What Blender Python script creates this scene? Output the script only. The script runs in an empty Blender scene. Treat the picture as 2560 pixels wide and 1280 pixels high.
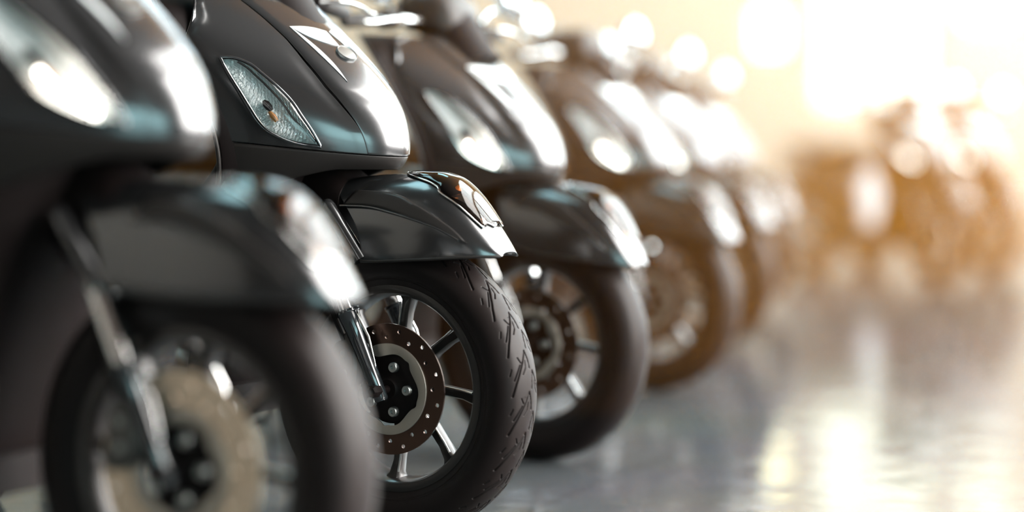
import bpy, math, random
import numpy as np
from mathutils import Vector
random.seed(7); rng = np.random.default_rng(3)
PI = math.pi
scn = bpy.context.scene
COL = scn.collection
H = .713
FPX = 4622.0

# ------------------------------------------------------------------ materials
def mat(name, base=(.5,.5,.5), rough=.5, metal=0., coat=0., spec=.5, emit=None, es=0., coat_rough=.05, noise=None, bump=None, sheen=0):
    m = bpy.data.materials.new(name); m.use_nodes = True
    nt = m.node_tree; b = nt.nodes['Principled BSDF']
    b.inputs['Base Color'].default_value = (*base, 1)
    b.inputs['Roughness'].default_value = rough
    b.inputs['Metallic'].default_value = metal
    b.inputs['Coat Weight'].default_value = coat
    b.inputs['Coat Roughness'].default_value = coat_rough
    b.inputs['Specular IOR Level'].default_value = spec
    if emit:
        b.inputs['Emission Color'].default_value = (*emit, 1)
        b.inputs['Emission Strength'].default_value = es
    if noise:                                   # (scale, amount) slight roughness / colour variation
        tc = nt.nodes.new('ShaderNodeTexCoord'); n = nt.nodes.new('ShaderNodeTexNoise')
        n.inputs['Scale'].default_value = noise[0]; n.inputs['Detail'].default_value = 4
        nt.links.new(tc.outputs['Object'], n.inputs['Vector'])
        mr = nt.nodes.new('ShaderNodeMapRange')
        mr.inputs['To Min'].default_value = rough - noise[1]; mr.inputs['To Max'].default_value = rough + noise[1]
        nt.links.new(n.outputs['Fac'], mr.inputs['Value']); nt.links.new(mr.outputs['Result'], b.inputs['Roughness'])
    if bump:                                    # (scale, strength, distance)
        tc = nt.nodes.new('ShaderNodeTexCoord'); n = nt.nodes.new('ShaderNodeTexNoise')
        n.inputs['Scale'].default_value = bump[0]; n.inputs['Detail'].default_value = 3
        nt.links.new(tc.outputs['Object'], n.inputs['Vector'])
        bp = nt.nodes.new('ShaderNodeBump'); bp.inputs['Strength'].default_value = bump[1]; bp.inputs['Distance'].default_value = bump[2]
        nt.links.new(n.outputs['Fac'], bp.inputs['Height']); nt.links.new(bp.outputs['Normal'], b.inputs['Normal'])
    return m

M = {}
M['paint'] = mat('satin_charcoal_paint', (.080,.081,.083), .21, .9, .3, coat_rough=.1)
M['paint_low'] = mat('matte_charcoal_plastic', (.016,.014,.013), .40, .2, 0, spec=.3)
M['plastic'] = mat('black_plastic', (.005,.003,.0028), .55, 0, 0, spec=.12)
M['rubber'] = mat('tyre_rubber', (.008,.0052,.0048), .50, 0, 0, spec=.15, bump=(260,.15,.0006))
M['rim'] = mat('dark_alloy', (.014,.011,.010), .36, .3, .2)
M['rim_edge'] = mat('machined_alloy', (.55,.56,.56), .25, 1.)
M['disc_dark'] = mat('brown_steel_disc', (.06,.036,.027), .30, .9)
M['disc_light'] = mat('brushed_steel_disc', (.60,.46,.34), .42, .6, noise=(120,.06))
M['carrier'] = mat('satin_silver_ring', (.34,.31,.27), .42, .85)
M['chrome'] = mat('polished_chrome', (.78,.78,.77), .12, 1.)
M['bolt'] = mat('grey_bolt_steel', (.32,.34,.33), .35, 1.)
M['fork_black'] = mat('gloss_black_fork', (.012,.014,.016), .18, .2, 1.)
M['seat'] = mat('black_seat_vinyl', (.018,.016,.015), .55, 0, 0, bump=(180,.3,.001))
M['grip'] = mat('black_grip_rubber', (.015,.013,.012), .7)
M['mirror'] = mat('mirror_back_chrome', (.32,.35,.36), .14, 1.)
M['mirror_glass'] = mat('mirror_glass', (.45,.47,.48), .05, 1.)
M['reflector'] = None
M['tail'] = mat('red_tail_lens', (.35,.01,.008), .15, 0, 1.)
M['amber'] = mat('amber_bulb', (.8,.28,.06), .2, 0, 1.)
M['emblem'] = mat('satin_silver_emblem', (.62,.66,.67), .32, .55)
M['badge'] = mat('grey_badge_metal', (.22,.23,.23), .28, .9)
M['drl'] = mat('lit_lamp_bar', (1,1,1), .4, emit=(1.,.93,.82), es=14)
M['engine'] = mat('cast_engine_metal', (.09,.085,.08), .5, .8, noise=(40,.08))
M['exhaust'] = mat('brushed_exhaust', (.35,.33,.31), .3, 1.)

def reflector_mat():
    m = bpy.data.materials.new('ribbed_reflector'); m.use_nodes = True
    nt = m.node_tree; b = nt.nodes['Principled BSDF']
    b.inputs['Base Color'].default_value = (.92,.92,.90,1); b.inputs['Metallic'].default_value = .25; b.inputs['Roughness'].default_value = .15
    tc = nt.nodes.new('ShaderNodeTexCoord')
    w = nt.nodes.new('ShaderNodeTexWave'); w.inputs['Scale'].default_value = 55; w.inputs['Distortion'].default_value = 5; w.inputs['Detail'].default_value = 2; w.inputs['Detail Scale'].default_value = 3
    v = nt.nodes.new('ShaderNodeTexVoronoi'); v.inputs['Scale'].default_value = 70
    nt.links.new(tc.outputs['Object'], w.inputs['Vector']); nt.links.new(tc.outputs['Object'], v.inputs['Vector'])
    a = nt.nodes.new('ShaderNodeMath'); a.operation = 'ADD'
    nt.links.new(w.outputs['Fac'], a.inputs[0]); nt.links.new(v.outputs['Distance'], a.inputs[1])
    bp = nt.nodes.new('ShaderNodeBump'); bp.inputs['Strength'].default_value = .55; bp.inputs['Distance'].default_value = .004
    nt.links.new(a.outputs[0], bp.inputs['Height']); nt.links.new(bp.outputs['Normal'], b.inputs['Normal'])
    return m
M['reflector'] = reflector_mat()

def lens_mat(name, tint=(1,1,1), refl=.10):
    m = bpy.data.materials.new(name); m.use_nodes = True
    nt = m.node_tree; nt.nodes.remove(nt.nodes['Principled BSDF'])
    out = nt.nodes['Material Output']
    tr = nt.nodes.new('ShaderNodeBsdfTransparent'); tr.inputs['Color'].default_value = (*tint,1)
    gl = nt.nodes.new('ShaderNodeBsdfGlossy'); gl.inputs['Roughness'].default_value = .04
    fr = nt.nodes.new('ShaderNodeFresnel'); fr.inputs['IOR'].default_value = 1.5
    mx = nt.nodes.new('ShaderNodeMixShader')
    nt.links.new(fr.outputs[0], mx.inputs[0]); nt.links.new(tr.outputs[0], mx.inputs[1]); nt.links.new(gl.outputs[0], mx.inputs[2])
    nt.links.new(mx.outputs[0], out.inputs['Surface'])
    return m
M['lens'] = lens_mat('clear_lens', (.93,.96,.97))
M['lens_smoke'] = lens_mat('smoked_lens', (.55,.45,.38))

# ------------------------------------------------------------------ mesh helpers
def mk(name, V, F, m, parent=None, smooth=True, solid=None, offset=-1., bevel=None, label=None, autos=40):
    me = bpy.data.meshes.new(name)
    me.from_pydata([tuple(map(float, v)) for v in V], [], [tuple(int(i) for i in f) for f in F])
    me.update()
    o = bpy.data.objects.new(name, me); COL.objects.link(o)
    me.materials.append(m)
    if smooth:
        me.polygons.foreach_set('use_smooth', [True]*len(me.polygons))
        if autos: me.set_sharp_from_angle(angle=math.radians(autos))
    if parent is not None: o.parent = parent
    if solid:
        s = o.modifiers.new('solid', 'SOLIDIFY'); s.thickness = solid; s.offset = offset
    if bevel:
        b = o.modifiers.new('bevel', 'BEVEL'); b.width = bevel; b.segments = 3; b.limit_method = 'ANGLE'; b.angle_limit = math.radians(50)
        b.harden_normals = False
    if label: o['label'] = label
    return o

def grid(P, closed_u=False, closed_v=False):
    P = np.asarray(P, float); nu, nv = P.shape[:2]
    V = P.reshape(-1, 3); F = []
    for i in range(nu if closed_u else nu-1):
        i2 = (i+1) % nu
        for j in range(nv if closed_v else nv-1):
            j2 = (j+1) % nv
            F.append((i*nv+j, i2*nv+j, i2*nv+j2, i*nv+j2))
    return V, F

def merge(*parts):
    V = []; F = []; o = 0
    for v, f in parts:
        v = np.asarray(v, float); V.append(v)
        F += [tuple(i+o for i in q) for q in f]; o += len(v)
    return np.concatenate(V), F

def normals(P):
    du = np.gradient(P, axis=0); dv = np.gradient(P, axis=1)
    n = np.cross(du, dv); l = np.linalg.norm(n, axis=2, keepdims=True); l[l < 1e-12] = 1
    return n/l

def tube(path, r, n=16, cap=True, flat=1.0):
    path = np.asarray(path, float); k = len(path)
    r = np.broadcast_to(np.asarray(r, float), (k,))
    t = np.gradient(path, axis=0); t /= np.linalg.norm(t, axis=1, keepdims=True)
    up = np.array([0,0,1.]) if abs(t[0][2]) < .8 else np.array([0,1.,0])
    P = np.zeros((k, n, 3)); u = np.cross(t[0], up); u /= np.linalg.norm(u)
    for i in range(k):
        u = u - t[i]*np.dot(u, t[i]); u /= np.linalg.norm(u); w = np.cross(t[i], u)
        a = np.linspace(0, 2*PI, n, endpoint=False)
        P[i] = path[i] + r[i]*(np.cos(a)[:,None]*u + flat*np.sin(a)[:,None]*w)
    V, F = grid(P, closed_v=True)
    if cap:
        F.append(tuple(range(n))[::-1]); F.append(tuple((k-1)*n+i for i in range(n)))
    return V, F

def revolve(prof, c=(0,0,0), n=64, close=False):
    """profile of (r, y) revolved about the Y axis through c"""
    prof = np.asarray(prof, float); a = np.linspace(0, 2*PI, n, endpoint=False)
    P = np.zeros((n, len(prof), 3))
    P[:,:,0] = c[0] + np.outer(np.cos(a), prof[:,0]); P[:,:,2] = c[2] + np.outer(np.sin(a), prof[:,0]); P[:,:,1] = c[1] + prof[:,1][None]
    return grid(P, closed_u=True, closed_v=close)

def box(c, s, bev=0):
    c = np.array(c, float); s = np.array(s, float)/2
    V = [c + s*np.array(k) for k in ((-1,-1,-1),(1,-1,-1),(1,1,-1),(-1,1,-1),(-1,-1,1),(1,-1,1),(1,1,1),(-1,1,1))]
    return np.array(V), [(0,3,2,1),(4,5,6,7),(0,1,5,4),(1,2,6,5),(2,3,7,6),(3,0,4,7)]

def loft(secs, n=40):
    """closed sections: list of (cx, cz, half_y, half_z, power) along X -> superellipse loft with caps"""
    a = np.linspace(0, 2*PI, n, endpoint=False); P = np.zeros((len(secs), n, 3))
    for i, (cx, cz, hy, hz, p) in enumerate(secs):
        ca, sa = np.cos(a), np.sin(a)
        P[i,:,0] = cx; P[i,:,1] = hy*np.sign(ca)*np.abs(ca)**(2/p); P[i,:,2] = cz + hz*np.sign(sa)*np.abs(sa)**(2/p)
    V, F = grid(P, closed_v=True)
    F.append(tuple(range(n))); F.append(tuple((len(secs)-1)*n+i for i in range(n))[::-1])
    return V, F

def interp_curve(pts, n):
    pts = np.asarray(pts, float)
    d = np.r_[0, np.cumsum(np.linalg.norm(np.diff(pts, axis=0), axis=1))]; d /= d[-1]
    # catmull-rom sampling
    t = np.linspace(0, 1, n); out = np.zeros((n, pts.shape[1]))
    m = np.gradient(pts, d, axis=0)
    k = np.clip(np.searchsorted(d, t, side='right')-1, 0, len(d)-2)
    h = (d[k+1]-d[k])[:,None]; s = ((t-d[k])[:,None])/h
    out = (2*s**3-3*s**2+1)*pts[k] + (s**3-2*s**2+s)*h*m[k] + (-2*s**3+3*s**2)*pts[k+1] + (s**3-s**2)*h*m[k+1]
    return out

# ------------------------------------------------------------------ scooter surfaces (local: X forward, Y left, Z up, origin under the front axle)
pX = [-69.0999,29.4025,4.4869,-4.1115,-.5205,-.0128]; pB = [27.1653,-.3905,-2.3477,-.2372,.2502]; pW = [.6167,-2.1255,-.2396,.257,.2181]
class Shape:
    def __init__(s, dx=0., ky=1., fen_rot=0., kb=1., dz=0., fdz=0.):
        s.dz = dz; s.fdz = fdz
        s.dx = dx; s.ky = ky; s.fr = fen_rot; s.kb = kb
    def W(s, Z): return np.polyval(pW, np.minimum(Z,1.04)-.8)*s.ky
    def Xc(s, Z): return np.polyval(pX, np.clip(Z,.6,1.06)-.8) + s.dx
    def sh(s, Y, Z):
        Z = np.asarray(Z, float); Y = np.asarray(Y, float)
        x = s.Xc(Z) - s.kb*np.polyval(pB, Z-.8)*np.abs(Y/s.W(Z))**1.75
        return np.stack([x, Y, Z + s.dz], -1)
    def fender(s, X, A):
        X = np.asarray(X, float); A = np.asarray(A, float)
        w = .092*np.sqrt(np.clip(1-np.clip((X+.02)/.262,0,1)**2.2,0,1))+.004
        Zt = np.interp(X, FXs, FZs); Zb = .523+.012*np.clip(X/.2,0,1)
        Y = w*np.sign(np.sin(A))*np.abs(np.sin(A))**.75
        Z = Zb+(Zt-Zb)*np.abs(np.cos(A))**.8
        Z = Z + s.fdz
        c, q = math.cos(s.fr), math.sin(s.fr)
        X2 = X*c + (Z-.28)*q; Z2 = .28 - X*q + (Z-.28)*c
        return np.stack([X2, Y+0*X2, Z2], -1)
_fx = np.array([-.16,-.10,-.04,0,.05,.09,.12,.15,.18,.21,.236]); _fz = np.array([.676,.68,.685,.687,.685,.682,.672,.648,.613,.575,.541])
FXs = np.linspace(-.16,.236,120); _t = np.interp(FXs,_fx,_fz)
_k = np.exp(-np.linspace(-2,2,11)**2); _k /= _k.sum(); FZs = np.convolve(np.pad(_t,5,mode='reflect',reflect_type='odd'), _k, 'valid')

def patch(surf, lo, hi, n=60, m=14, off=0., bulge=0., mirror=False, round_=False):
    """strip of surface between two boundary curves in the surface's own parameters"""
    a = interp_curve(lo, n); b = interp_curve(hi, n)
    v = np.linspace(0, 1, m)[None,:,None]
    Q = a[:,None]*(1-v) + b[:,None]*v
    if mirror: Q = Q*np.array([-1,1]) if mirror == 1 else Q*np.array([1,-1])
    P = surf(Q[...,0], Q[...,1])
    e = 1e-3
    n1 = surf(Q[...,0]+e, Q[...,1])-P; n2 = surf(Q[...,0], Q[...,1]+e)-P
    N = np.cross(n1, n2); N /= np.maximum(np.linalg.norm(N, axis=2, keepdims=True),1e-9)
    c = P.mean(axis=(0,1)); 
    if surf.__name__ == 'sh':
        N *= np.where(N[...,:1] < 0, -1, 1)
    else:
        hub = np.array([0,0,.35]); N *= np.where(((P-hub)*N).sum(-1, keepdims=True) < 0, -1, 1)
    tt = np.linspace(0,1,n)[:,None]; vv = np.linspace(0,1,m)[None]
    prof = (4*vv*(1-vv))**.5 * (np.clip(np.sin(PI*tt),0,1)**.5)
    P = P + N*(off + bulge*prof)[...,None]
    return P, N
def flip(F): return [f[::-1] for f in F]
def outward(V, F, ref):
    V = np.asarray(V); f = F[len(F)//2]
    n = np.cross(V[f[1]]-V[f[0]], V[f[2]]-V[f[0]])
    return F if np.dot(n, V[f[0]]-ref) > 0 else flip(F)

HLhi = [(-.216,.906),(-.201,.905),(-.186,.894),(-.176,.875),(-.165,.852),(-.154,.825),(-.145,.795),(-.134,.765),(-.124,.738)]
HLlo = [(-.216,.906),(-.212,.871),(-.205,.841),(-.195,.806),(-.187,.784),(-.180,.771),(-.168,.758),(-.151,.746),(-.124,.738)]

def hl_outline(sh, shift, scale):
    c = np.array([-.168, .82])
    def T(pts):
        p = np.array(pts, float); p = c + (p-c)*np.array(scale) + np.array(shift); p[:,0] *= sh.ky if sh.ky != 1 else 1
        return [tuple(q) for q in p]
    return T(HLlo), T(HLhi)

def groove_field(u, v):
    """tread grooves: depth 0..1 at (u along the tread in m, v across in m); chevrons with forked legs"""
    L = 2*PI*.28/23
    pl = [[(-.049,.000),(-.041,.022),(-.029,.046),(-.018,.064),(-.008,.083)], [(-.008,.083),(-.003,.066),(-.001,.050)],
          [(-.044,.030),(-.036,.044),(-.027,.058)], [(-.030,.072),(-.024,.060),(-.018,.064)], [(-.022,.040),(-.014,.050),(-.012,.064)],
          [(-.052,.040),(-.047,.052)]]
    wid = [.0013,.0013,.0009,.0008,.0009,.0007]
    d = np.full(u.shape, 9.)
    for side in (1,-1):
        uu = np.mod(u + (0 if side == 1 else L/2), L)
        for k, line in enumerate(pl):
            for (v0,u0),(v1,u1) in zip(line[:-1], line[1:]):
                for sft in (0, L, -L):
                    a = np.array([u0*1.0, side*v0]); b = np.array([u1, side*v1])
                    px = uu + sft - a[0]; py = v - a[1]; ab = b-a
                    t = np.clip((px*ab[0]+py*ab[1])/(ab@ab), 0, 1)
                    dd = np.hypot(px-t*ab[0], py-t*ab[1])/wid[k]
                    d = np.minimum(d, dd)
    return np.clip(1.4-d, 0, 1)

def tyre_mesh(c, R=.28, half=.056, bead=.196, nu=720, nv=64, grooves=True, spikes=0):
    t = np.linspace(-1, 1, nv)
    # cross section: bead -> sidewall -> shoulder -> crown
    ang = t*PI*.60
    y = half*np.sin(ang)/1.0; 
    sec = np.array([(-.040,bead-.004),(-.046,bead+.010),(-.054,bead+.028),(-.0555,bead+.042),(-.050,R-.024),(-.040,R-.0115),(-.026,R-.0042),(-.012,R-.0008),(0,R)])
    sec = np.vstack([sec, sec[-2::-1]*[-1,1]])
    s = interp_curve(sec, nv); y = s[:,0]*half/.0555; r = s[:,1]
    # raised sidewall line
    arc = np.r_[0, np.cumsum(np.hypot(np.diff(y), np.diff(r)))]; arc -= arc[nv//2]
    side_line = np.exp(-((r-(bead+.014))/.0016)**2)*.0012*(np.abs(y) > .03)
    a = np.linspace(0, 2*PI, nu, endpoint=False)
    U, Vv = np.meshgrid(a*R, arc, indexing='ij')
    dep = groove_field(U, Vv*1.0)*.0045 if grooves else np.zeros_like(U)
    n_r = np.gradient(y); n_y = -np.gradient(r); l = np.hypot(n_r, n_y); n_r /= l; n_y /= l
    rr = r[None] - dep*n_r[None] + side_line[None]*n_r[None]; yy = y[None] - dep*n_y[None] + side_line[None]*n_y[None]
    P = np.stack([c[0]+rr*np.cos(a)[:,None], c[1]+yy, c[2]+rr*np.sin(a)[:,None]], -1)
    V, F = grid(P, closed_u=True); F = flip(F)
    parts = [(V, F)]
    for i in range(spikes):                    # moulding whiskers
        an = rng.uniform(0, 2*PI); yy_ = rng.uniform(-.03,.02); rb = np.interp(yy_, y[:nv], r[:nv])-.0006
        b = np.array([rb*math.cos(an), yy_, rb*math.sin(an)]) + c
        d = np.array([math.cos(an+rng.uniform(-.5,.5)), rng.uniform(-.4,.4), math.sin(an+rng.uniform(-.5,.5))])*rng.uniform(.004,.008)
        parts.append(tube([b, b+d], [.0005,.0001], 5, cap=True))
    return merge(*parts)

def disc_mesh(c, r0=.086, r1=.124, y=-.052, n=72, two_rows=True):
    """perforated brake disc ring"""
    rad = [r0, r0+.006, r0+.006+(r1-r0-.012)/2, r1-.006, r1]
    V = []; F = []
    for k in range(n):
        a = 2*PI*k/n
        for r in rad: V.append((c[0]+r*math.cos(a), y, c[2]+r*math.sin(a)))
    m = len(rad)
    for k in range(n):
        k2 = (k+1) % n
        for j in range(m-1):
            q = (k*m+j, k*m+j+1, k2*m+j+1, k2*m+j)
            hole = (j == 1 and k % 6 == 0) or (j == 2 and k % 6 == 3) or (j == 1 and k % 6 == 1 and False)
            if not hole: F.append(q); continue
            cc = np.mean([V[i] for i in q], axis=0); base = len(V); an = 2*PI*(k+.5)/n
            er = np.array([math.cos(an),0,math.sin(an)]); et = np.array([-math.sin(an),0,math.cos(an)])
            for t in range(8):
                ph = 2*PI*t/8 + PI + PI/4
                V.append(tuple(cc + .0041*(math.cos(ph)*er - math.sin(ph)*-1*et)))
            for s in range(4):
                A, B = q[s], q[(s+1) % 4]
                # inner index nearest to each corner
                ia = base + min(range(8), key=lambda t: np.linalg.norm(np.array(V[base+t])-np.array(V[A])))
                ib = base + min(range(8), key=lambda t: np.linalg.norm(np.array(V[base+t])-np.array(V[B])))
                lo, hi = ia-base, ib-base
                step = 1 if (hi-lo) % 8 <= 4 else -1
                seq = [lo]
                while seq[-1] != hi: seq.append((seq[-1]+step) % 8)
                F.append(tuple([B, A] + [base+x for x in seq])[::-1])
    return V, F

def spoke_wheel(c, nsp=8, ph0=-.09, r_in=.052, r_out=.178, hw=.028):
    parts = []
    # rim barrel with lips
    prof = [(.178,-.040),(.181,-.044),(.188,-.045),(.196,-.043),(.194,-.036),(.187,-.030),(.184,0),(.187,.030),(.194,.036),(.196,.043),(.188,.045),(.181,.044),(.178,.040),(.174,.02),(.173,0),(.174,-.02)]
    parts.append(revolve(prof, c, 128, close=True))
    # hub
    parts.append(revolve([(.0,-.040),(.022,-.040),(.060,-.036),(.064,-.030),(.060,.030),(.022,.040),(0,.040)], c, 64))
    for k in range(nsp):
        a = ph0 + 2*PI*k/nsp
        er = np.array([math.cos(a),0,math.sin(a)]); et = np.array([-math.sin(a),0,math.cos(a)])
        P = []
        for r, w, t in ((.050,.014,.020),(.075,.0115,.018),(.105,.0095,.015),(.14,.0095,.014),(.166,.012,.017),(.176,.019,.022)):
            base = np.array(c) + er*r + et*(.006*math.sin((r-.05)/.12*PI))
            ring = []
            for q in np.linspace(0, 2*PI, 12, endpoint=False):
                ring.append(base + et*w*np.sign(math.cos(q))*abs(math.cos(q))**.6 + np.array([0,1,0])*t*np.sign(math.sin(q))*abs(math.sin(q))**.6)
            P.append(ring)
        parts.append(grid(np.array(P), closed_v=True))
    return merge(*parts)

def spoke_edges(c, nsp=8, ph0=-.09):
    parts = []
    for k in range(nsp):
        a = ph0 + 2*PI*k/nsp
        er = np.array([math.cos(a),0,math.sin(a)]); et = np.array([-math.sin(a),0,math.cos(a)])
        pts = [np.array(c)+er*r+et*(.006*math.sin((r-.05)/.12*PI)+w*.9)+np.array([0,-t*.95,0]) for r,w,t in ((.075,.0115,.018),(.105,.0095,.015),(.14,.0095,.014),(.162,.012,.017))]
        parts.append(tube(pts, .0022, 8))
    return parts

def build_wheel(root, name, c, detail, disc_mat, with_disc=True, R=.28, disc_r=(.086,.124)):
    w = mk(name, *spoke_wheel(c), M['rim'], root, autos=35)
    mk('tyre', *tyre_mesh(np.array(c), R=R, nu=2200 if detail else 540, nv=190 if detail else 48, grooves=detail, spikes=46 if detail else 0), M['rubber'], w, autos=None)
    for V, F in spoke_edges(c): mk('spoke_edge', V, F, M['rim_edge'], w, label='thin bright machined edge of a spoke')
    if not with_disc: return w
    V, F = disc_mesh(c, *disc_r)
    mk('brake_disc', V, F, disc_mat, w, solid=.004, offset=0, smooth=False, label='perforated steel brake disc')
    # silver carrier ring with scalloped inner edge
    n = 144; a = np.linspace(0, 2*PI, n, endpoint=False)
    inner = .066 + .0035*np.cos(5*a+.6) + .004*np.clip(np.cos(5*a+2.2),0,1)**8
    P = np.stack([np.stack([c[0]+r*np.cos(a), np.full(n,-.056), c[2]+r*np.sin(a)], -1) for r in (inner, inner*.5+.086*.5, np.full(n,.0865))], 1)
    mk('disc_carrier', *grid(P, closed_u=True), M['carrier'], w, solid=.004, offset=0, bevel=.0008, label='satin silver carrier ring inside the disc')
    # black hub cover with scooped recesses
    prof = [(.0,-.058),(.018,-.058),(.022,-.054),(.040,-.052),(.060,-.050),(.066,-.046),(.066,-.036)]
    mk('hub_cover', *revolve(prof, c, 64), M['plastic'], w)
    for k in range(5):
        an = math.radians(62-55*0) - 2*PI*k/5 + .17
        bc = np.array(c) + np.array([.044*math.cos(an), 0, .044*math.sin(an)])
        prof = [(.0,-.0585),(.0035,-.0585),(.0040,-.062),(.0085,-.0625),(.0098,-.060),(.0098,-.052)]
        mk('hub_bolt', *revolve(prof, bc, 20), M['bolt'], w, label='grey hexagon socket bolt')
    return w

def empty(name, loc, rz):
    o = bpy.data.objects.new(name, None); COL.objects.link(o)
    o.location = loc; o.rotation_euler = (0,0,rz); o.empty_display_size = .2
    return o

def make_scooter(dx=0., ky=1., fen_rot=0., detail=False, light_disc=True, drl=True, hl_shift=(0,0), hl_scale=(1,1), kb=1., mirrors=True, dz=0., fback=0., fdz=0., disc_r=(.086,.124)):
    S = Shape(dx, ky, fen_rot, kb, dz, fdz)
    root = empty('motor_scooter', (0,0,0), 0)
    c = (0,0,.28)
    build_wheel(root, 'front_wheel', c, detail, M['disc_light'] if light_disc else M['disc_dark'], disc_r=disc_r)
    # ---- fork
    ax = np.array([0,0,.28]); top = np.array([-.215,0,.735]); d = (top-ax)/np.linalg.norm(top-ax)
    for s in (-1,1):
        off = np.array([-.004,s*.083,0])
        t_ = np.linspace(0,1,12)[:,None]
        mk('fork_tube', *tube(ax+off+d*.155+t_*d*.135, .0175, 28), M['chrome'], root, label='polished chrome fork tube')
        low = [ax+off-d*.022, ax+off-d*.018, ax+off+d*.05, ax+off+d*.10, ax+off+d*.155, ax+off+d*.157, ax+off+d*.163]
        lg = mk('fork_leg', *tube(low, [.010,.0135,.0150,.0172,.0205,.0232,.0225], 32), M['fork_black'], root, bevel=.001, autos=60, label='gloss black lower fork leg')
        fin = [ax+off+d*.158+np.array([.018,0,0]), ax+off+d*.11+np.array([.026,0,0]), ax+off+d*.05+np.array([.016,0,0])]
        mk('fork_fin', *tube(fin, [.004,.003,.001], 10), M['chrome'], lg)
    mk('axle_nut', *merge(revolve([(0,-.112),(.008,-.112),(.012,-.108),(.012,-.090)], (0,0,.28), 6), revolve([(.007,-.095),(.007,.095)], (0,0,.28), 16)), M['plastic'], root, autos=20)
    # caliper behind the fork leg
    cv = []
    for (x,z,hx,hz) in ((-.085,.325,.030,.046),(-.072,.365,.022,.02),(-.10,.29,.02,.018)):
        a = np.linspace(0,2*PI,24,endpoint=False); P = []
        for y,k in ((-.080,.75),(-.076,.95),(-.066,1),(-.046,1),(-.040,.9)):
            P.append(np.stack([x+hx*k*np.sign(np.cos(a))*np.abs(np.cos(a))**.6, np.full(24,y), z+hz*k*np.sign(np.sin(a))*np.abs(np.sin(a))**.6],-1))
        V,F = grid(np.array(P), closed_v=True); F.append(tuple(range(24))[::-1]); cv.append((V,F))
    cal = mk('brake_caliper', *merge(*cv), M['engine'], root, autos=35)
    for (x,z) in ((-.085,.345),(-.085,.307)):
        mk('caliper_pin', *revolve([(0,-.083),(.006,-.083),(.008,-.080),(.008,-.07)], (x,0,z), 12), M['bolt'], cal)
    hose = interp_curve([(-.085,-.078,.37),(-.12,-.085,.46),(-.13,-.07,.56),(-.16,-.05,.68)], 20)
    mk('brake_hose', *tube(hose, .005, 8), M['plastic'], root)
    # ---- fork yoke / inner mudguard filler
    sec = [(-.09,.55,.075,.03,3),(-.10+dx*.5,.60,.08,.075,3),(-.14+dx*.5,.62,.07,.09,3),(-.20+dx,.64,.07,.09,3),(-.26+dx,.66,.05,.07,3)]
    mk('fork_yoke', *loft(sec, 28), M['plastic'], root)
    # ---- front fender
    nX, nA = 90, 61
    X = np.linspace(-.13-fback,.2345,nX)[:,None]; A = np.linspace(-PI/2,PI/2,nA)[None]
    X, A = np.broadcast_arrays(X, A)
    X = X - .0*A
    # rear edge is raked so it follows the fork: cut by shifting the rear stations forward near the lower edge
    low = np.abs(np.sin(A))**3
    Xr = -.13-fback + .095*low; X = Xr + (X+.13+fback)/(.2345+.13+fback)*(.2345-Xr)
    P = S.fender(X, A)
    V, F = grid(P); F = outward(V, F, np.array([.05,0,.4]))
    fd = mk('front_fender', V, F, M['paint'], root, solid=.004, bevel=.001, autos=50)
    # rounded rear pillars, rolled lower edge, raised crescents, nose lamp
    for s in (-1,1):
        k = np.linspace(0,1,18)
        aa = s*(PI/2*(.42+.58*k)); xx = -.13-fback+.095*np.abs(np.sin(aa))**3
        pb_ = S.fender(np.array([-.038-fback]), np.array([s*PI/2]))[0]+np.array([0,-s*.006,.001])
        pt_ = pb_ + np.array([-.080,s*.004,.112]); tq = np.array([0,.5,.9,.97,1.])[:,None]
        mk('fender_pillar', *tube(pb_+(pt_-pb_)*tq, [.0150,.0145,.0135,.011,.006], 24), M['paint'], fd, label='rounded dark rear edge of the fender')
        cr_hi = [(-.059,-.65),(-.021,-.69),(.016,-.73),(.079,-.93),(.124,-1.08),(.155,-1.16),(.179,-1.31)]
        cr_lo = [(-.086,-.96),(-.034,-.99),(.027,-1.08),(.097,-1.21),(.136,-1.27),(.160,-1.31),(.180,-1.32)]
        Pp, N = patch(S.fender, cr_lo, cr_hi, 60, 10, off=.0, mirror=0 if s == -1 else 2)
        v = np.linspace(0,1,10)[None,:,None]; Pp = Pp + N*(.0052*np.clip(np.minimum(v,1-v)*7,0,1)**.6 - .001)
        V, F = grid(Pp); F = outward(V, F, np.array([.05,0,.4]))
        mk('fender_crescent', V, F, M['paint_low'], fd, solid=.002, label='raised dark crescent moulding')
        e = interp_curve([(-.088,-.955),(-.034,-.985),(.027,-1.075),(.097,-1.205),(.136,-1.265),(.166,-1.33)], 50)
        pe = S.fender(e[:,0], e[:,1]*(-1 if s == 1 else 1)); pe = pe + np.array([0,s*.0045,.0015])
        mk('crescent_edge', *tube(pe, .0022, 8), M['paint'], fd)
        e = interp_curve([(-.035-fback,0),(0,0),(.08,0),(.15,0),(.2,0),(.231,0)], 60)
        pe = S.fender(e[:,0], np.full(60, s*PI/2)); mk('fender_lip', *tube(pe, .0028, 10), M['paint_low'], fd)
    lo = [(.015,-.05),(.035,-.24),(.075,-.40),(.104,-.50),(.137,-.64),(.162,-.62),(.186,-.36),(.199,-.02)]
    hi = [(x,-a) for x,a in lo]
    Pp, N = patch(S.fender, lo, hi, 70, 24, off=-.004)
    V, F = grid(Pp+N*.006); F = outward(V, F, np.array([.05,0,.4])); mk('lamp_recess', V, F, M['plastic'], fd)
    Pc, N = patch(S.fender, lo, hi, 70, 24, off=.003, bulge=.007)
    V, F = grid(Pc); F = outward(V, F, np.array([.05,0,.4])); ln = mk('fender_lamp', V, F, M['lens_smoke'], fd, label='smoked wedge-shaped lens on the fender nose')
    per = np.concatenate([Pc[:,0], Pc[::-1,-1]]); mk('lamp_bezel', *tube(np.vstack([per,per[:1]]), .0018, 10), M['chrome'], fd)
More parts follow.
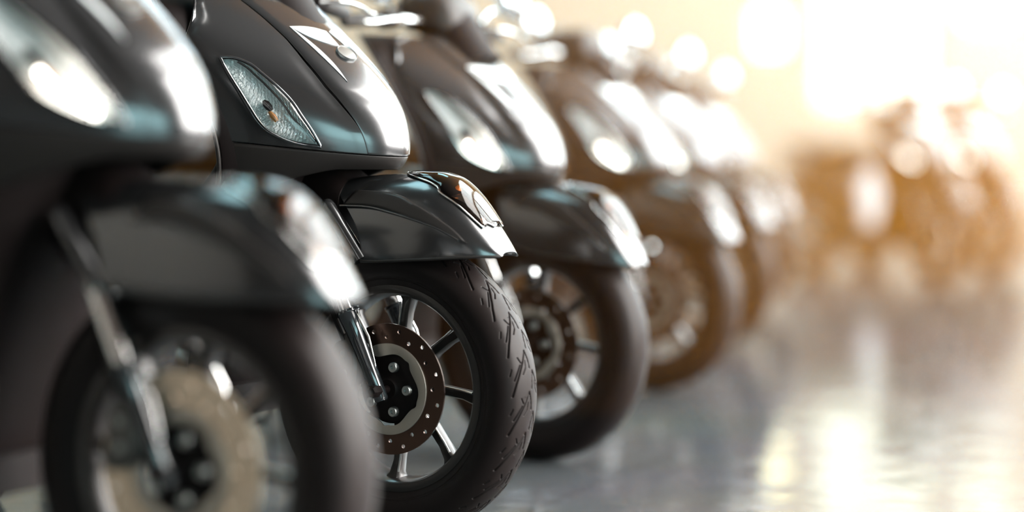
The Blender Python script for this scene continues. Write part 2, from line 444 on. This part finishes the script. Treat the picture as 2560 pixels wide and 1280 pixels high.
    # reflector band and bulb inside the nose lamp
    Pr, N = patch(S.fender, [(.135,-.58),(.150,-.5),(.17,-.3),(.19,-.1)], [(.15,-.2),(.16,-.15),(.175,-.08),(.19,.0)], 20, 8, off=.004)
    V, F = grid(Pr); F = outward(V, F, np.array([.05,0,.4])); mk('lamp_reflector', V, F, M['chrome'], fd)
    pb = S.fender(np.array([.135]), np.array([-.18]))[0]; mk('lamp_bulb', *tube([pb, pb+np.array([.003,0,.006])], [.008,.004], 12), M['amber'], fd)
    # ---- front shield: raised centre panel + two side panels
    
    seam_pts = np.array([(1.06,.128),(1.023,.124),(.986,.115),(.946,.109),(.903,.108),(.853,.103),(.812,.092),(.766,.078),(.715,.066)])
    def Ys(Z): return np.interp(-np.asarray(Z), -seam_pts[:,0], seam_pts[:,1])*ky
    def Zb(Y): return .72+.70*(np.asarray(Y)/ky)**2
    nv = 70
    v = np.linspace(0,1,nv)
    # centre panel
    t = np.linspace(-1,1,45)[:,None]
    Ztop = 1.045
    Yr = t*Ys(.9); 
    Zg = np.zeros((45,nv)); Yg = np.zeros((45,nv))
    for i in range(45):
        yb = t[i,0]*Ys(.72); zb = Zb(yb); Zg[i] = zb+(Ztop-zb)*v; Yg[i] = t[i,0]*Ys(Zg[i])
    P = S.sh(Yg, Zg); N = np.stack([np.ones_like(Yg), 0*Yg, 0*Yg+.5], -1); N /= np.linalg.norm(N, axis=2, keepdims=True)
    lift = .005*np.clip((1-np.abs(t))*9,0,1)**.6 * np.clip((Zg-.775)/.07,0,1)
    # emblem well
    P = P + N*lift[...,None]
    V, F = grid(P); F = outward(V, F, np.array([-.5,0,.8]))
    cp = mk('front_panel', V, F, M['paint'], root, solid=.006, bevel=.0012, autos=50, label='raised centre panel with emblem')
    # side panels
    lo_o, hi_o = hl_outline(S, hl_shift, hl_scale)
    for s in (-1,1):
        nu = 110; nv = 190; v = np.linspace(0,1,nv); u = np.linspace(0,1,nu)
        Zg = np.zeros((nu,nv)); Yg = np.zeros((nu,nv))
        for i in range(nu):
            yb0 = Ys(.73)+.003; yb1 = S.W(.75); yb = yb0+(yb1-yb0)*u[i]; zb = Zb(yb)
            zt = 1.045 - .075*u[i]**5
            Zg[i] = zb+(zt-zb)*v; a0 = Ys(Zg[i])+.0026*np.clip((Zg[i]-.775)/.07,0,1); a1 = S.W(Zg[i])*(1-.10*v**14); Yg[i] = a0+(a1-a0)*u[i]
        P = S.sh(s*Yg, Zg)
        # rolled outer edge
        P[...,0] -= .016*(u[:,None]**16)
        P[...,0] -= .003*np.exp(-((Yg-Ys(Zg)-.006)/.013)**2)*np.clip((Zg-.765)/.05,0,1)*np.clip((.95-Zg)/.06,0,1)
        V, F = grid(P); F = outward(V, F, np.array([-.6,0,.8]))
        poly = np.array([(abs(a_), b_) for a_, b_ in list(interp_curve(lo_o, 40)) + list(interp_curve(hi_o, 40)[::-1])])
        QY = Yg.reshape(-1); QZ = Zg.reshape(-1); ins_ = np.zeros(len(QY), bool)
        for (ya, za), (yb_, zb_) in zip(poly, np.roll(poly, -1, axis=0)):
            cr = ((za > QZ) != (zb_ > QZ)); xi = ya + (QZ-za)/((zb_-za) if abs(zb_-za) > 1e-9 else 1e-9)*(yb_-ya); ins_ ^= cr & (QY < xi)
        F = [f for f in F if not any(ins_[i] for i in f)]
        sp = mk('side_panel', V, F, M['paint'], root, solid=.005, bevel=.001, autos=50)
        # lower cowl
        Zg = np.zeros((nu,16)); Yg = np.zeros((nu,16)); vv = np.linspace(0,1,16)
        for i in range(nu):
            y = (S.W(.75)-.0)*u[i]; zb = Zb(y)-.0015; zl = .694 - .075*np.clip((u[i]-.45)/.55,0,1)**1.5
            Zg[i] = zb+(zl-zb)*vv; Yg[i] = y*(1-.06*vv)
        P = S.sh(s*Yg, np.maximum(Zg,.60)); 
        P[...,0] -= .003 + .03*(vv[None]**2)*(.3+u[:,None]) + .016*(u[:,None]**16)
        V, F = grid(P); F = outward(V, F, np.array([-.5,0,.9]))
        if s == -1: lowparts = (V, F)
        else:
            V, F = merge(lowparts, (V, F)); mk('lower_cowl', V, F, M['paint_low'], root, solid=.006, autos=50, label='matte charcoal chin cowl')
        # ---- headlight
        lo1 = [(abs(y)*s, z) for y,z in lo_o]; hi1 = [(abs(y)*s, z) for y,z in hi_o]
        n, m = 70, 18
        Pl, N = patch(S.sh, lo1, hi1, n, m, off=.003, bulge=.009)
        V, F = grid(Pl); F = outward(V, F, np.array([-.6,0,.8]))
        hl = mk('headlight', V, F, M['lens'], root, autos=None, label='clear almond-shaped lens')
        n2, m2 = 150, 50
        Pr, N = patch(S.sh, lo1, hi1, n2, m2, off=.001, bulge=0)
        tt = np.linspace(0,1,n2)[:,None]; ww = np.linspace(0,1,m2)[None]
        bowl = (4*ww*(1-ww))**.55*np.clip(np.sin(PI*tt),0,1)**.6
        rib_fan = .0012*np.abs(np.sin(ww*26))*np.clip((.38-tt)*8,0,1)
        rib_low = .0016*np.abs(np.sin(tt*95+3*ww))*np.clip((tt-.58)*8,0,1)
        Pr = Pr + N*(-.026*bowl + (rib_fan+rib_low)*bowl)[...,None]
        V, F = grid(Pr); F = outward(V, F, np.array([-.6,0,.8]))
        # sculpted reflector bowl recessed into the panel
        mk('reflector', V, F, M['reflector'], hl, autos=None, label='ribbed chrome reflector')
        per = np.concatenate([Pl[:,0], Pl[::-1,-1][1:-1]]); per = np.vstack([per, per[:1]])
        mk('bezel', *tube(per, .0036, 10), M['fork_black'], hl)
        Pin, _ = patch(S.sh, lo1, hi1, n, m, off=.0035, bulge=.0075)
        ins = Pin[:, 1]; mk('bezel_line', *tube(ins[2:-2], .0012, 8), M['chrome'], hl)
        # inner blue-grey light guide along the upper edge, amber bulb low in the bowl
        Pg, _ = patch(S.sh, lo1, hi1, n, m, off=.0028, bulge=.004)
        mk('light_guide', *tube(Pg[8:-4, 13], .0022, 8), M['mirror'], hl)
        Pb, _ = patch(S.sh, lo1, hi1, n, m, off=-.012); b0, b1 = Pb[38,6], Pb[45,6]
        mk('bulb', *tube([b0, (b0+b1)/2, b1], [.003,.006,.004], 12), M['amber'], hl)
        mk('bulb_shade', *tube([Pb[31,7], Pb[33,7], Pb[36,7], Pb[38,7]], [.003,.007,.007,.004], 16), M['plastic'], hl)
        if drl:
            Pd, _ = patch(S.sh, lo1, hi1, n, m, off=.002, bulge=.002)
            seg = Pd[40:62, 5]; mk('light_bar', *tube(seg, .0045, 12), M['drl'], hl, label='lit white running light bar')
    # ---- emblem
    sgn = []
    cy = -.014
    for s in (1,-1):
        def T(p): return [((y-cy)*s+cy, z) for y,z in p]
        P1, N = patch(S.sh, T([(-.089,.967),(-.083,.93),(-.076,.89),(-.070,.859)]), T([(-.089,.967),(-.077,.937),(-.070,.90),(-.070,.859)]), 30, 8, off=.006)
        P2, N2 = patch(S.sh, T([(-.089,.967),(-.068,.946),(-.045,.935),(-.024,.930)]), T([(-.089,.967),(-.06,.968),(-.04,.966),(-.018,.960)]), 30, 8, off=.006)
        for Pq in (P1, P2):
            V, F = grid(Pq); F = outward(V, F, np.array([-.5,0,.6])); mk('emblem_arm', V, F, M['emblem'], cp, solid=.005, bevel=.0015, label='silver arm of the winged emblem')
    cy = -.024; cpos = S.sh(np.array([cy]), np.array([.915]))[0]; e1 = S.sh(np.array([cy+.001]), np.array([.915]))[0]-cpos; e2 = S.sh(np.array([cy]), np.array([.916]))[0]-cpos
    e1 /= np.linalg.norm(e1); e2 -= e1*np.dot(e1,e2); e2 /= np.linalg.norm(e2); nn = np.cross(e1,e2); nn *= np.sign(nn[0])
    P = []
    for r,h in ((0,.0085),(.016,.0085),(.0192,.0082),(.0200,.0095),(.0212,.0095),(.0218,.007),(.0218,-.004)):
        a = np.linspace(0,2*PI,32,endpoint=False); P.append(cpos + nn*h + r*(np.cos(a)[:,None]*e1+np.sin(a)[:,None]*e2))
    V, F = grid(np.array(P), closed_v=True); F = outward(V, F, cpos-nn*.1)
    mk('emblem_badge', V, F, M['badge'], cp, label='plain round grey badge')
    # ---- inner leg shield (black, visible as a rim round the panels)
    t = np.linspace(-1,1,41)[:,None]; zz = np.concatenate([np.linspace(.24,.60,12)[:-1], np.linspace(.60,1.052,40)])[None]
    Zm = np.broadcast_to(zz, (41, zz.shape[1])); T_ = np.broadcast_to(t, Zm.shape)
    Wz = np.where(Zm > .6, S.W(Zm), S.W(.6)-(.6-Zm)*.08)
    corner = np.clip((Zm-.93)/.122,0,1)
    Wz = (Wz+.012)*(1-.14*corner**5)
    Xz = np.where(Zm > .6, S.Xc(np.maximum(Zm,.6)) - S.kb*np.polyval(pB, np.maximum(Zm,.6)-.8)*(.66+.40*np.abs(T_)**3) - .008, 0)
    xb = S.Xc(.6)-.25*S.kb*(.66+.40*np.abs(T_)**3)-.008
    Xz = np.where(Zm <= .6, xb + (-.40-xb)*np.clip((.6-Zm)/.36,0,1)**.8, Xz)
    P = np.stack([Xz, T_*Wz, Zm + dz*np.clip((Zm-.3)/.3,0,1)], -1)
    V, F = grid(P); F = outward(V, F, np.array([-2,0,.8]))
    ls = mk('leg_shield', V, F, M['plastic'], root, solid=.012, bevel=.003, autos=50)
    e = P[0, 11:]; mk('shield_trim', *tube(np.array([P[0,14:], P[-1,14:]])[0]+np.array([-.004,-.002,0]), .0045, 10), M['paint_low'], root)
    # ---- floorboard
    sec = [(-.36,.235,.15,.030,4),(-.42,.235,.165,.035,5),(-.60,.232,.17,.035,5),(-.78,.24,.16,.04,5)]
    mk('floorboard', *loft(sec, 40), M['plastic'], root, autos=50)
    # ---- rear body
    sec = [(-.66,.30,.12,.06,3),(-.72,.42,.14,.19,3),(-.80,.48,.155,.23,3),(-.95,.52,.165,.20,3),(-1.15,.57,.165,.16,2.8),(-1.35,.63,.145,.115,2.6),(-1.50,.68,.10,.075,2.4),(-1.56,.70,.05,.04,2.2)]
    mk('rear_body', *loft(sec, 48), M['paint'], root, autos=60)
    sec = [(-.66,.735,.05,.018,2.6),(-.70,.74,.10,.040,2.8),(-.80,.755,.135,.052,3),(-.95,.755,.15,.050,3),(-1.08,.765,.15,.052,3),(-1.18,.79,.14,.055,3),(-1.34,.80,.115,.045,3),(-1.40,.80,.06,.02,2.6)]
    mk('seat', *loft(sec, 40), M['seat'], root, autos=60)
    rail = interp_curve([(-1.15,-.15,.76),(-1.38,-.145,.80),(-1.50,-.08,.82),(-1.52,0,.825),(-1.50,.08,.82),(-1.38,.145,.80),(-1.15,.15,.76)], 40)
    mk('grab_rail', *tube(rail, .011, 12), M['paint_low'], root)
    sec = [(-1.50,.665,.07,.03,3),(-1.56,.665,.075,.034,3),(-1.585,.665,.06,.025,3)]
    mk('tail_lamp', *loft(sec, 28), M['tail'], root)
    # rear wheel, engine, exhaust, rear mudguard, stand
    build_wheel(root, 'rear_wheel', (-1.27,0,.26), False, M['disc_light'], with_disc=False, R=.26)
    sec = [(-.74,.27,.07,.05,3),(-.85,.27,.10,.08,3),(-1.02,.27,.10,.085,3),(-1.10,.27,.085,.06,3)]
    mk('engine_case', *loft(sec, 28), M['engine'], root, autos=50)
    V1 = tube([(-.9,.105,.28),(-1.1,.112,.27),(-1.27,.112,.26),(-1.33,.108,.26)], [.045,.052,.05,.025], 20, flat=.6)
    mk('drive_cover', *V1, M['engine'], root)
    mk('exhaust', *tube([(-.92,-.11,.20),(-1.0,-.125,.20),(-1.08,-.13,.23),(-1.12,-.13,.25),(-1.42,-.135,.33),(-1.45,-.135,.338)], [.016,.018,.02,.048,.052,.03], 24), M['exhaust'], root, autos=50)
    a = np.linspace(-.1,2.2,30); arc = np.stack([-1.27+.305*np.cos(a)*-1, np.zeros(30), .26+.305*np.sin(a)], -1)
    P = np.stack([arc+np.array([0,y,0])-np.array([0,0,abs(y)*.25]) for y in np.linspace(-.07,.07,9)], 1)
    V, F = grid(P); mk('rear_mudguard', V, F, M['plastic'], root, solid=.004)
    for s in (-1,1):
        mk('stand_leg', *tube([(-.86,s*.06,.20),(-.90,s*.11,.10),(-.93,s*.14,.012),(-.99,s*.145,.010)], .011, 10), M['plastic'], root)
        mk('shock_absorber', *tube([(-1.27,s*.105,.27),(-1.20,s*.11,.48)], [.02,.024], 14), M['chrome'], root)
    # ---- handlebar group
    hx = -.33+dx
    mk('steering_stem', *tube([(hx+.075,0,.93),(hx+.05,0,.98),(hx,0,1.06)], [.085,.072,.07], 24), M['plastic'], root)
    sec = [(hx-.085,1.07,.04,.025,2.5),(hx-.072,1.072,.085,.045,3.5),(hx-.03,1.072,.095,.055,3.5),(hx+.02,1.068,.09,.060,3.2),(hx+.055,1.055,.07,.052,3),(hx+.075,1.045,.04,.03,2.6)]
    hs = mk('handlebar_cover', *loft(sec, 36), M['paint_low'], root, autos=60)
    sec = [(hx-.112,1.09,.05,.02,3),(hx-.09,1.10,.06,.03,3),(hx-.07,1.10,.06,.03,3)]
    mk('dashboard', *loft(sec, 24), M['fork_black'], hs)
    bar = interp_curve([(hx-.05,-.34,1.035),(hx-.03,-.24,1.045),(hx-.01,-.10,1.05),(hx-.01,.10,1.05),(hx-.03,.24,1.045),(hx-.05,.34,1.035)], 30)
    mk('handlebar', *tube(bar, .011, 14), M['chrome'], root)
    for s in (-1,1):
        g = [(hx-.032,s*.235,1.045),(hx-.034,s*.24,1.044),(hx-.048,s*.335,1.036),(hx-.05,s*.35,1.035)]
        mk('grip', *tube(g, [.015,.0175,.0175,.013], 20), M['grip'], root)
        mk('switch_housing', *tube([(hx-.022,s*.175,1.048),(hx-.024,s*.18,1.048),(hx-.03,s*.225,1.046),(hx-.031,s*.23,1.046)], [.018,.025,.025,.018], 18), M['plastic'], root)
        lv = interp_curve([(hx-.01,s*.19,1.045),(hx+.03,s*.22,1.045),(hx+.035,s*.28,1.04),(hx+.02,s*.345,1.03),(hx+.018,s*.36,1.03)], 20)
        mk('brake_lever', *tube(lv, np.linspace(.007,.0055,20), 10, flat=.7), M['chrome'], root)
        if mirrors:
            st = interp_curve([(hx-.02,s*.20,1.06),(hx-.01,s*.225,1.09),(hx+.01,s*.27,1.10)], 12)
            mm = mk('mirror', *merge(tube(st, .006, 10), _ell((hx+.02,s*.30,1.125), (.022,.062,.052), s)), M['mirror'], root, label='round chrome-backed mirror on a short stalk')
            a = np.linspace(0,2*PI,32,endpoint=False)
            P = [np.stack([np.full(32,hx-.004-.001*k), s*.30+.050*(1-k)*np.cos(a), 1.125+.042*(1-k)*np.sin(a)],-1) for k in (0,.5,1)]
            mk('mirror_glass', *grid(np.array(P), closed_v=True), M['mirror_glass'], mm)
    return root

def _ell(c, r, s):
    u = np.linspace(-PI/2, PI/2, 17); a = np.linspace(0,2*PI,28,endpoint=False)
    P = np.zeros((17,28,3))
    P[...,0] = c[0] + r[0]*np.sin(u)[:,None]*np.where(np.sin(u)[:,None] < 0,.25,1); P[...,1] = c[1]+r[1]*np.cos(u)[:,None]*np.cos(a)[None]; P[...,2] = c[2]+r[2]*np.cos(u)[:,None]*np.sin(a)[None]
    return grid(P, closed_v=True)

kids = {}
def copy_tree(o, parent=None):
    c = o.copy(); COL.objects.link(c)
    if parent is not None: c.parent = parent
    for ch in list(o.children): copy_tree(ch, c)
    return c

def place(o, hub_px, s, yaw):
    y = FPX/s; x = (hub_px-1280)/FPX*y
    o.location = (x, y, 0); o.rotation_euler = (0,0,-math.radians(yaw))

GRP = 'scooters parked in the main row'
specs = [
    (dict(light_disc=True, fen_rot=.07, hl_shift=(.02,.025), hl_scale=(1.25,1.25), dz=.02, fback=.09, disc_r=(.082,.138)), 508, 1750, 28, 'nearest charcoal scooter, out of focus, its wheel cut by the bottom left corner'),
    (dict(detail=True, drl=False, light_disc=False), 1010, 1304, 29.7, 'sharply focused charcoal scooter, second from the left, with silver emblem and treaded tyre'),
]
B = dict(light_disc=False, dx=.055, ky=.94, kb=.92, fen_rot=.18, fdz=-.024, dz=-.035, fback=.05, disc_r=(.072,.132), hl_shift=(.01,-.005), hl_scale=(1.15,1.12))
for kw, px, s, yaw, lab in specs:
    o = make_scooter(**kw); place(o, px, s, yaw); o['label'] = lab; o['category'] = 'scooter'; o['group'] = GRP
proto = None
more = [(1351,1048,31,'blurred dark scooter directly behind the sharply focused one, third from the left',GRP),
        (1642,807,34,'fourth scooter of the main row, brownish in the haze, its round mirror flaring white',GRP),
        (1768,661,35,'fifth scooter of the main row, mostly hidden, narrow white glint on its shield',GRP),
        (1853,526,36,'last and most distant scooter at the end of the main row',GRP),
        (2345,442,66,'left scooter of the pair at the far right, orange in the window glare','scooters parked under the bright windows'),
        (2478,400,64,'scooter at the right edge under the bright windows, behind its lone neighbour','scooters parked under the bright windows')]
for px, s, yaw, lab, g in more:
    if proto is None: proto = o = make_scooter(**B)
    else: o = copy_tree(proto)
    place(o, px, s, yaw); o['label'] = lab; o['category'] = 'scooter'; o['group'] = g

# ------------------------------------------------------------------ room
def struct(o): o['kind'] = 'structure'; return o
X0, X1, Y0, Y1, ZC = -7.0, 5.6, -5.0, 15.0, 7.6

def floor_mat():
    m = bpy.data.materials.new('polished_grey_floor'); m.use_nodes = True
    nt = m.node_tree; b = nt.nodes['Principled BSDF']; L = nt.links
    tc = nt.nodes.new('ShaderNodeTexCoord')
    br = nt.nodes.new('ShaderNodeTexBrick'); br.offset = 0; br.inputs['Scale'].default_value = 1; br.inputs['Brick Width'].default_value = .8; br.inputs['Row Height'].default_value = .8
    br.inputs['Mortar Size'].default_value = .004; br.inputs['Color1'].default_value = (.064,.071,.074,1); br.inputs['Color2'].default_value = (.075,.081,.083,1); br.inputs['Mortar'].default_value = (.045,.045,.045,1)
    mp = nt.nodes.new('ShaderNodeMapping'); mp.inputs['Rotation'].default_value = (0,0,.45)
    L.new(tc.outputs['Object'], mp.inputs['Vector']); L.new(mp.outputs[0], br.inputs['Vector'])
    n = nt.nodes.new('ShaderNodeTexNoise'); n.inputs['Scale'].default_value = 1.6; n.inputs['Detail'].default_value = 5; L.new(tc.outputs['Object'], n.inputs['Vector'])
    mx = nt.nodes.new('ShaderNodeMix'); mx.data_type = 'RGBA'; mx.blend_type = 'MULTIPLY'; mx.inputs[0].default_value = .35
    L.new(br.outputs['Color'], mx.inputs[6]); L.new(n.outputs['Color'], mx.inputs[7]); L.new(mx.outputs[2], b.inputs['Base Color'])
    mr = nt.nodes.new('ShaderNodeMapRange'); mr.inputs['To Min'].default_value = .06; mr.inputs['To Max'].default_value = .17
    L.new(n.outputs['Fac'], mr.inputs['Value']); L.new(mr.outputs[0], b.inputs['Roughness'])
    n2 = nt.nodes.new('ShaderNodeTexNoise'); n2.inputs['Scale'].default_value = 5; n2.inputs['Detail'].default_value = 2; L.new(tc.outputs['Object'], n2.inputs['Vector'])
    bp = nt.nodes.new('ShaderNodeBump'); bp.inputs['Strength'].default_value = .14; bp.inputs['Distance'].default_value = .02
    L.new(n2.outputs['Fac'], bp.inputs['Height']); L.new(bp.outputs[0], b.inputs['Normal'])
    b.inputs['Specular IOR Level'].default_value = .42
    return m
M['floor'] = floor_mat()
M['wall'] = mat('grey_plaster', (.2,.2,.185), .8, bump=(8,.1,.01))
M['wall_dark'] = mat('dark_brown_plaster', (.040,.030,.026), .85, bump=(8,.1,.01))
M['wall_side'] = mat('brown_grey_plaster', (.24,.225,.205), .85, bump=(8,.1,.01))
M['wall_warm'] = mat('cream_plaster', (.24,.215,.18), .8, bump=(8,.1,.01))
M['ceil'] = mat('ceiling_paint', (.040,.037,.036), .85, bump=(8,.1,.01))
M['frame'] = mat('window_frame_paint', (.45,.40,.33), .5, noise=(20,.05))
def pane(name, col, st):
    m = bpy.data.materials.new(name); m.use_nodes = True; nt = m.node_tree
    nt.nodes.remove(nt.nodes['Principled BSDF']); e = nt.nodes.new('ShaderNodeEmission')
    e.inputs['Color'].default_value = (*col,1); e.inputs['Strength'].default_value = st
    nt.links.new(e.outputs[0], nt.nodes['Material Output'].inputs['Surface'])
    return m
M['added_pale_pane'] = pane('added_pale_glow', (.86,.96,1.), 6)  # glow of the clerestory added above the view
M['sun_pane'] = pane('sunlit_frosted_glass', (1.,.92,.74), 3.2)
M['white_pane'] = pane('daylight_frosted_glass', (1.,.97,.93), 16)
M['bright_pane'] = pane('bright_daylight_glass', (1.,.97,.93), 30)
M['added_cyan_pane'] = pane('added_cool_glow', (.50,.86,.89), 8.0)  # teal glow for the openings added behind the camera
M['added_cyan_glow'] = pane('added_cool_panel', (.52,.88,.93), 9.0)  # glow colour of the added ceiling panels
M['lamp_warm'] = pane('warm_lamp_glass', (1.,.80,.45), 9)

T = .2
struct(mk('floor', *box(((X0+X1)/2,(Y0+Y1)/2,-.05),(X1-X0+.4,Y1-Y0+.4,.1)), M['floor'], smooth=False))
struct(mk('ceiling', *box(((X0+X1)/2,(Y0+Y1)/2,ZC+.05),(X1-X0+.4,Y1-Y0+.4,.1)), M['ceil'], smooth=False))
struct(mk('wall_left', *box((X0-.1,(Y0+Y1)/2,ZC/2),(.2,Y1-Y0,ZC)), M['wall_side'], smooth=False))

def wall_holes(name, axis, pos, u0, u1, holes, m):
    """wall slab with rectangular openings; axis 'y' -> plane y=pos spanned by x, axis 'x' -> plane x=pos spanned by y"""
    us = sorted({u0,u1,*[h[0] for h in holes],*[h[1] for h in holes]}); zs = sorted({0,ZC,*[h[2] for h in holes],*[h[3] for h in holes]})
    parts = []
    for a,b in zip(us[:-1],us[1:]):
        for c,d in zip(zs[:-1],zs[1:]):
            mu,mz = (a+b)/2,(c+d)/2
            if any(h[0]<mu<h[1] and h[2]<mz<h[3] for h in holes): continue
            parts.append(box((mu,pos+.1,mz),(b-a,.2,d-c)) if axis=='y' else box((pos+.1,mu,mz),(.2,b-a,d-c)))
    return struct(mk(name, *merge(*parts), m, smooth=False))
def window(n, axis, pos, h, m, nx=1, nz=1):
    a,b,c,d = h; w=.05; parts=[]
    def bx(u0,u1,z0,z1,t=.08):
        cu,cz=(u0+u1)/2,(z0+z1)/2
        return box((cu,pos+.08,cz),(u1-u0,t,z1-z0)) if axis=='y' else box((pos+.08,cu,cz),(t,u1-u0,z1-z0))
    parts += [bx(a,a+w,c,d),bx(b-w,b,c,d),bx(a,b,c,c+w),bx(a,b,d-w,d)]
    for i in range(1,nx): u=a+(b-a)*i/nx; parts.append(bx(u-w/2,u+w/2,c,d))
    for i in range(1,nz): z=c+(d-c)*i/nz; parts.append(bx(a,b,z-w/2,z+w/2))
    o = struct(mk('window_%d'%n, *merge(*parts), M['frame'], smooth=False))
    g = mk('pane', *bx(a+w/2,b-w/2,c+w/2,d-w/2,.012), m, o, smooth=False)
    return o
back = [(2.45,3.45,1.12,6.8),(3.62,4.12,1.78,6.8),(4.22,4.75,1.80,6.8),(4.95,5.45,1.3,6.8),(1.93,2.27,1.55,1.98),(-1.3,2.3,2.7,6.8)]
wall_holes('wall_back','y',Y1,X0,X1,back,M['wall_warm'])
for i,h in enumerate(back): window(i+1,'y',Y1,h,M['sun_pane'] if i<4 else M['lamp_warm'],2 if i==0 else 1,2 if i<4 else 1) if i<5 else window(12,'y',Y1,h,M['added_pale_pane'],3,2)  # last one is an unseen clerestory added for white reflections on the shields
right = [(8.6,14.6,.5,7.4),(5.2,8.2,.6,7.4),(-1.6,4.8,.6,7.4)]
front = [(.2,2.4,.08,2.1),(2.6,4.8,.08,2.1)]  # unseen openings added behind the camera for teal reflections on the panels
wall_holes('wall_front','y',Y0-.2,X0,X1,front,M['wall_dark'])
wall_holes('wall_right','x',X1,Y0,Y1,right,M['wall_dark'])
window(6,'x',X1,right[0],M['white_pane'],5,2); window(7,'x',X1,right[1],M['white_pane'],3,2); window(8,'x',X1,right[2],M['bright_pane'],4,2)
for i,h in enumerate(front): window(9+i,'y',Y0-.2,h,M['added_cyan_pane'],2,1)

def added_light_panel(n, x0, x1, y0, y1, m, k):  # glowing panel added under the ceiling, unseen, for white highlights on the paint
    z = ZC-.05; w = .06
    P_ = [box(((x0+x1)/2,y0,z),(x1-x0,w,.1)),box(((x0+x1)/2,y1,z),(x1-x0,w,.1)),box((x0,(y0+y1)/2,z),(w,y1-y0,.1)),box((x1,(y0+y1)/2,z),(w,y1-y0,.1))]
    for i in range(1,k): P_.append(box(((x0+x1)/2,y0+(y1-y0)*i/k,z),(x1-x0,w,.1)))
    o = struct(mk('window_%d'%n, *merge(*P_), M['frame'], smooth=False))  # added glow panel, numbered along with the windows
    mk('pane', *box(((x0+x1)/2,(y0+y1)/2,z+.02),(x1-x0-w,y1-y0-w,.02)), m, o, smooth=False)
added_light_panel(11, 3.5, 5.5, .5, 13.5, M['white_pane'], 6)
for i,(x,y,lx,ly) in enumerate([(-2.6,10.6,1.0,4.0),(.2,11.5,1.0,3.0),(-3.0,5.2,1.6,5.0)]):  # unseen glow panels, added overhead for teal reflections on the fenders
    r = empty('added_ceiling_glow',(x,y,ZC-.06),0)
    r['label'] = ['narrow cool glow panel added on the ceiling near the back left','narrow cool glow panel added on the ceiling over the end of the row','wide cool glow panel added on the ceiling over the left of the scooter row'][i]
    r['category']='added light'; r['group']='cool glow panels added on the ceiling'
    fr = [box((s*(lx/2),0,0),(.05,ly+.05,.08)) for s in (-1,1)]+[box((0,s*(ly/2),0),(lx+.05,.05,.08)) for s in (-1,1)]+[box((0,0,.045),(lx,ly,.02))]
    mk('glow_frame', *merge(*fr), M['frame'], r, smooth=False); mk('glow_panel', *box((0,0,-.01),(lx-.06,ly-.06,.02)), M['added_cyan_glow'], r, smooth=False)

# sun-lit dust haze hanging in the far half of the hall
HAZE = True
if HAZE:
    m = bpy.data.materials.new('warm_dust_haze'); m.use_nodes = True; nt = m.node_tree
    nt.nodes.remove(nt.nodes['Principled BSDF'])
    v = nt.nodes.new('ShaderNodeVolumeScatter'); v.inputs['Color'].default_value = (1.,.36,.05,1); v.inputs['Density'].default_value = .033; v.inputs['Anisotropy'].default_value = .45
    nt.links.new(v.outputs[0], nt.nodes['Material Output'].inputs['Volume'])
    o = mk('haze', *box(((X0+X1)/2,(3.95+Y1)/2+.0,ZC/2),(X1-X0-.1,Y1-3.95-.1,ZC-.3)), m, smooth=False)
    o['kind'] = 'stuff'; o['label'] = 'warm sunlit haze filling the far half of the hall'; o['category'] = 'haze'

# ------------------------------------------------------------------ world, camera
w = bpy.data.worlds.new('world'); scn.world = w; w.use_nodes = True
bg = w.node_tree.nodes['Background']; bg.inputs['Color'].default_value = (.5,.45,.40,1); bg.inputs['Strength'].default_value = .3

cam = bpy.data.cameras.new('camera'); co = bpy.data.objects.new('camera', cam); COL.objects.link(co)
cam.sensor_width = 36; cam.lens = FPX/2560*36
co.location = (0,0,H); co.rotation_euler = (PI/2,0,0)
cam.shift_y = -240/2560
cam.dof.use_dof = True; cam.dof.focus_distance = 3.50; cam.dof.aperture_fstop = (cam.lens/1000)/.10; cam.dof.aperture_blades = 0
cam.clip_end = 100
scn.camera = co
scn.view_settings.view_transform = 'Standard'; scn.view_settings.look = 'None'; scn.view_settings.gamma = 1
scn.view_settings.exposure = 0.0
scn.cycles.volume_bounces = 0; scn.cycles.max_bounces = 5; scn.cycles.sample_clamp_indirect = 12
scn.cycles.caustics_reflective = False; scn.cycles.caustics_refractive = False
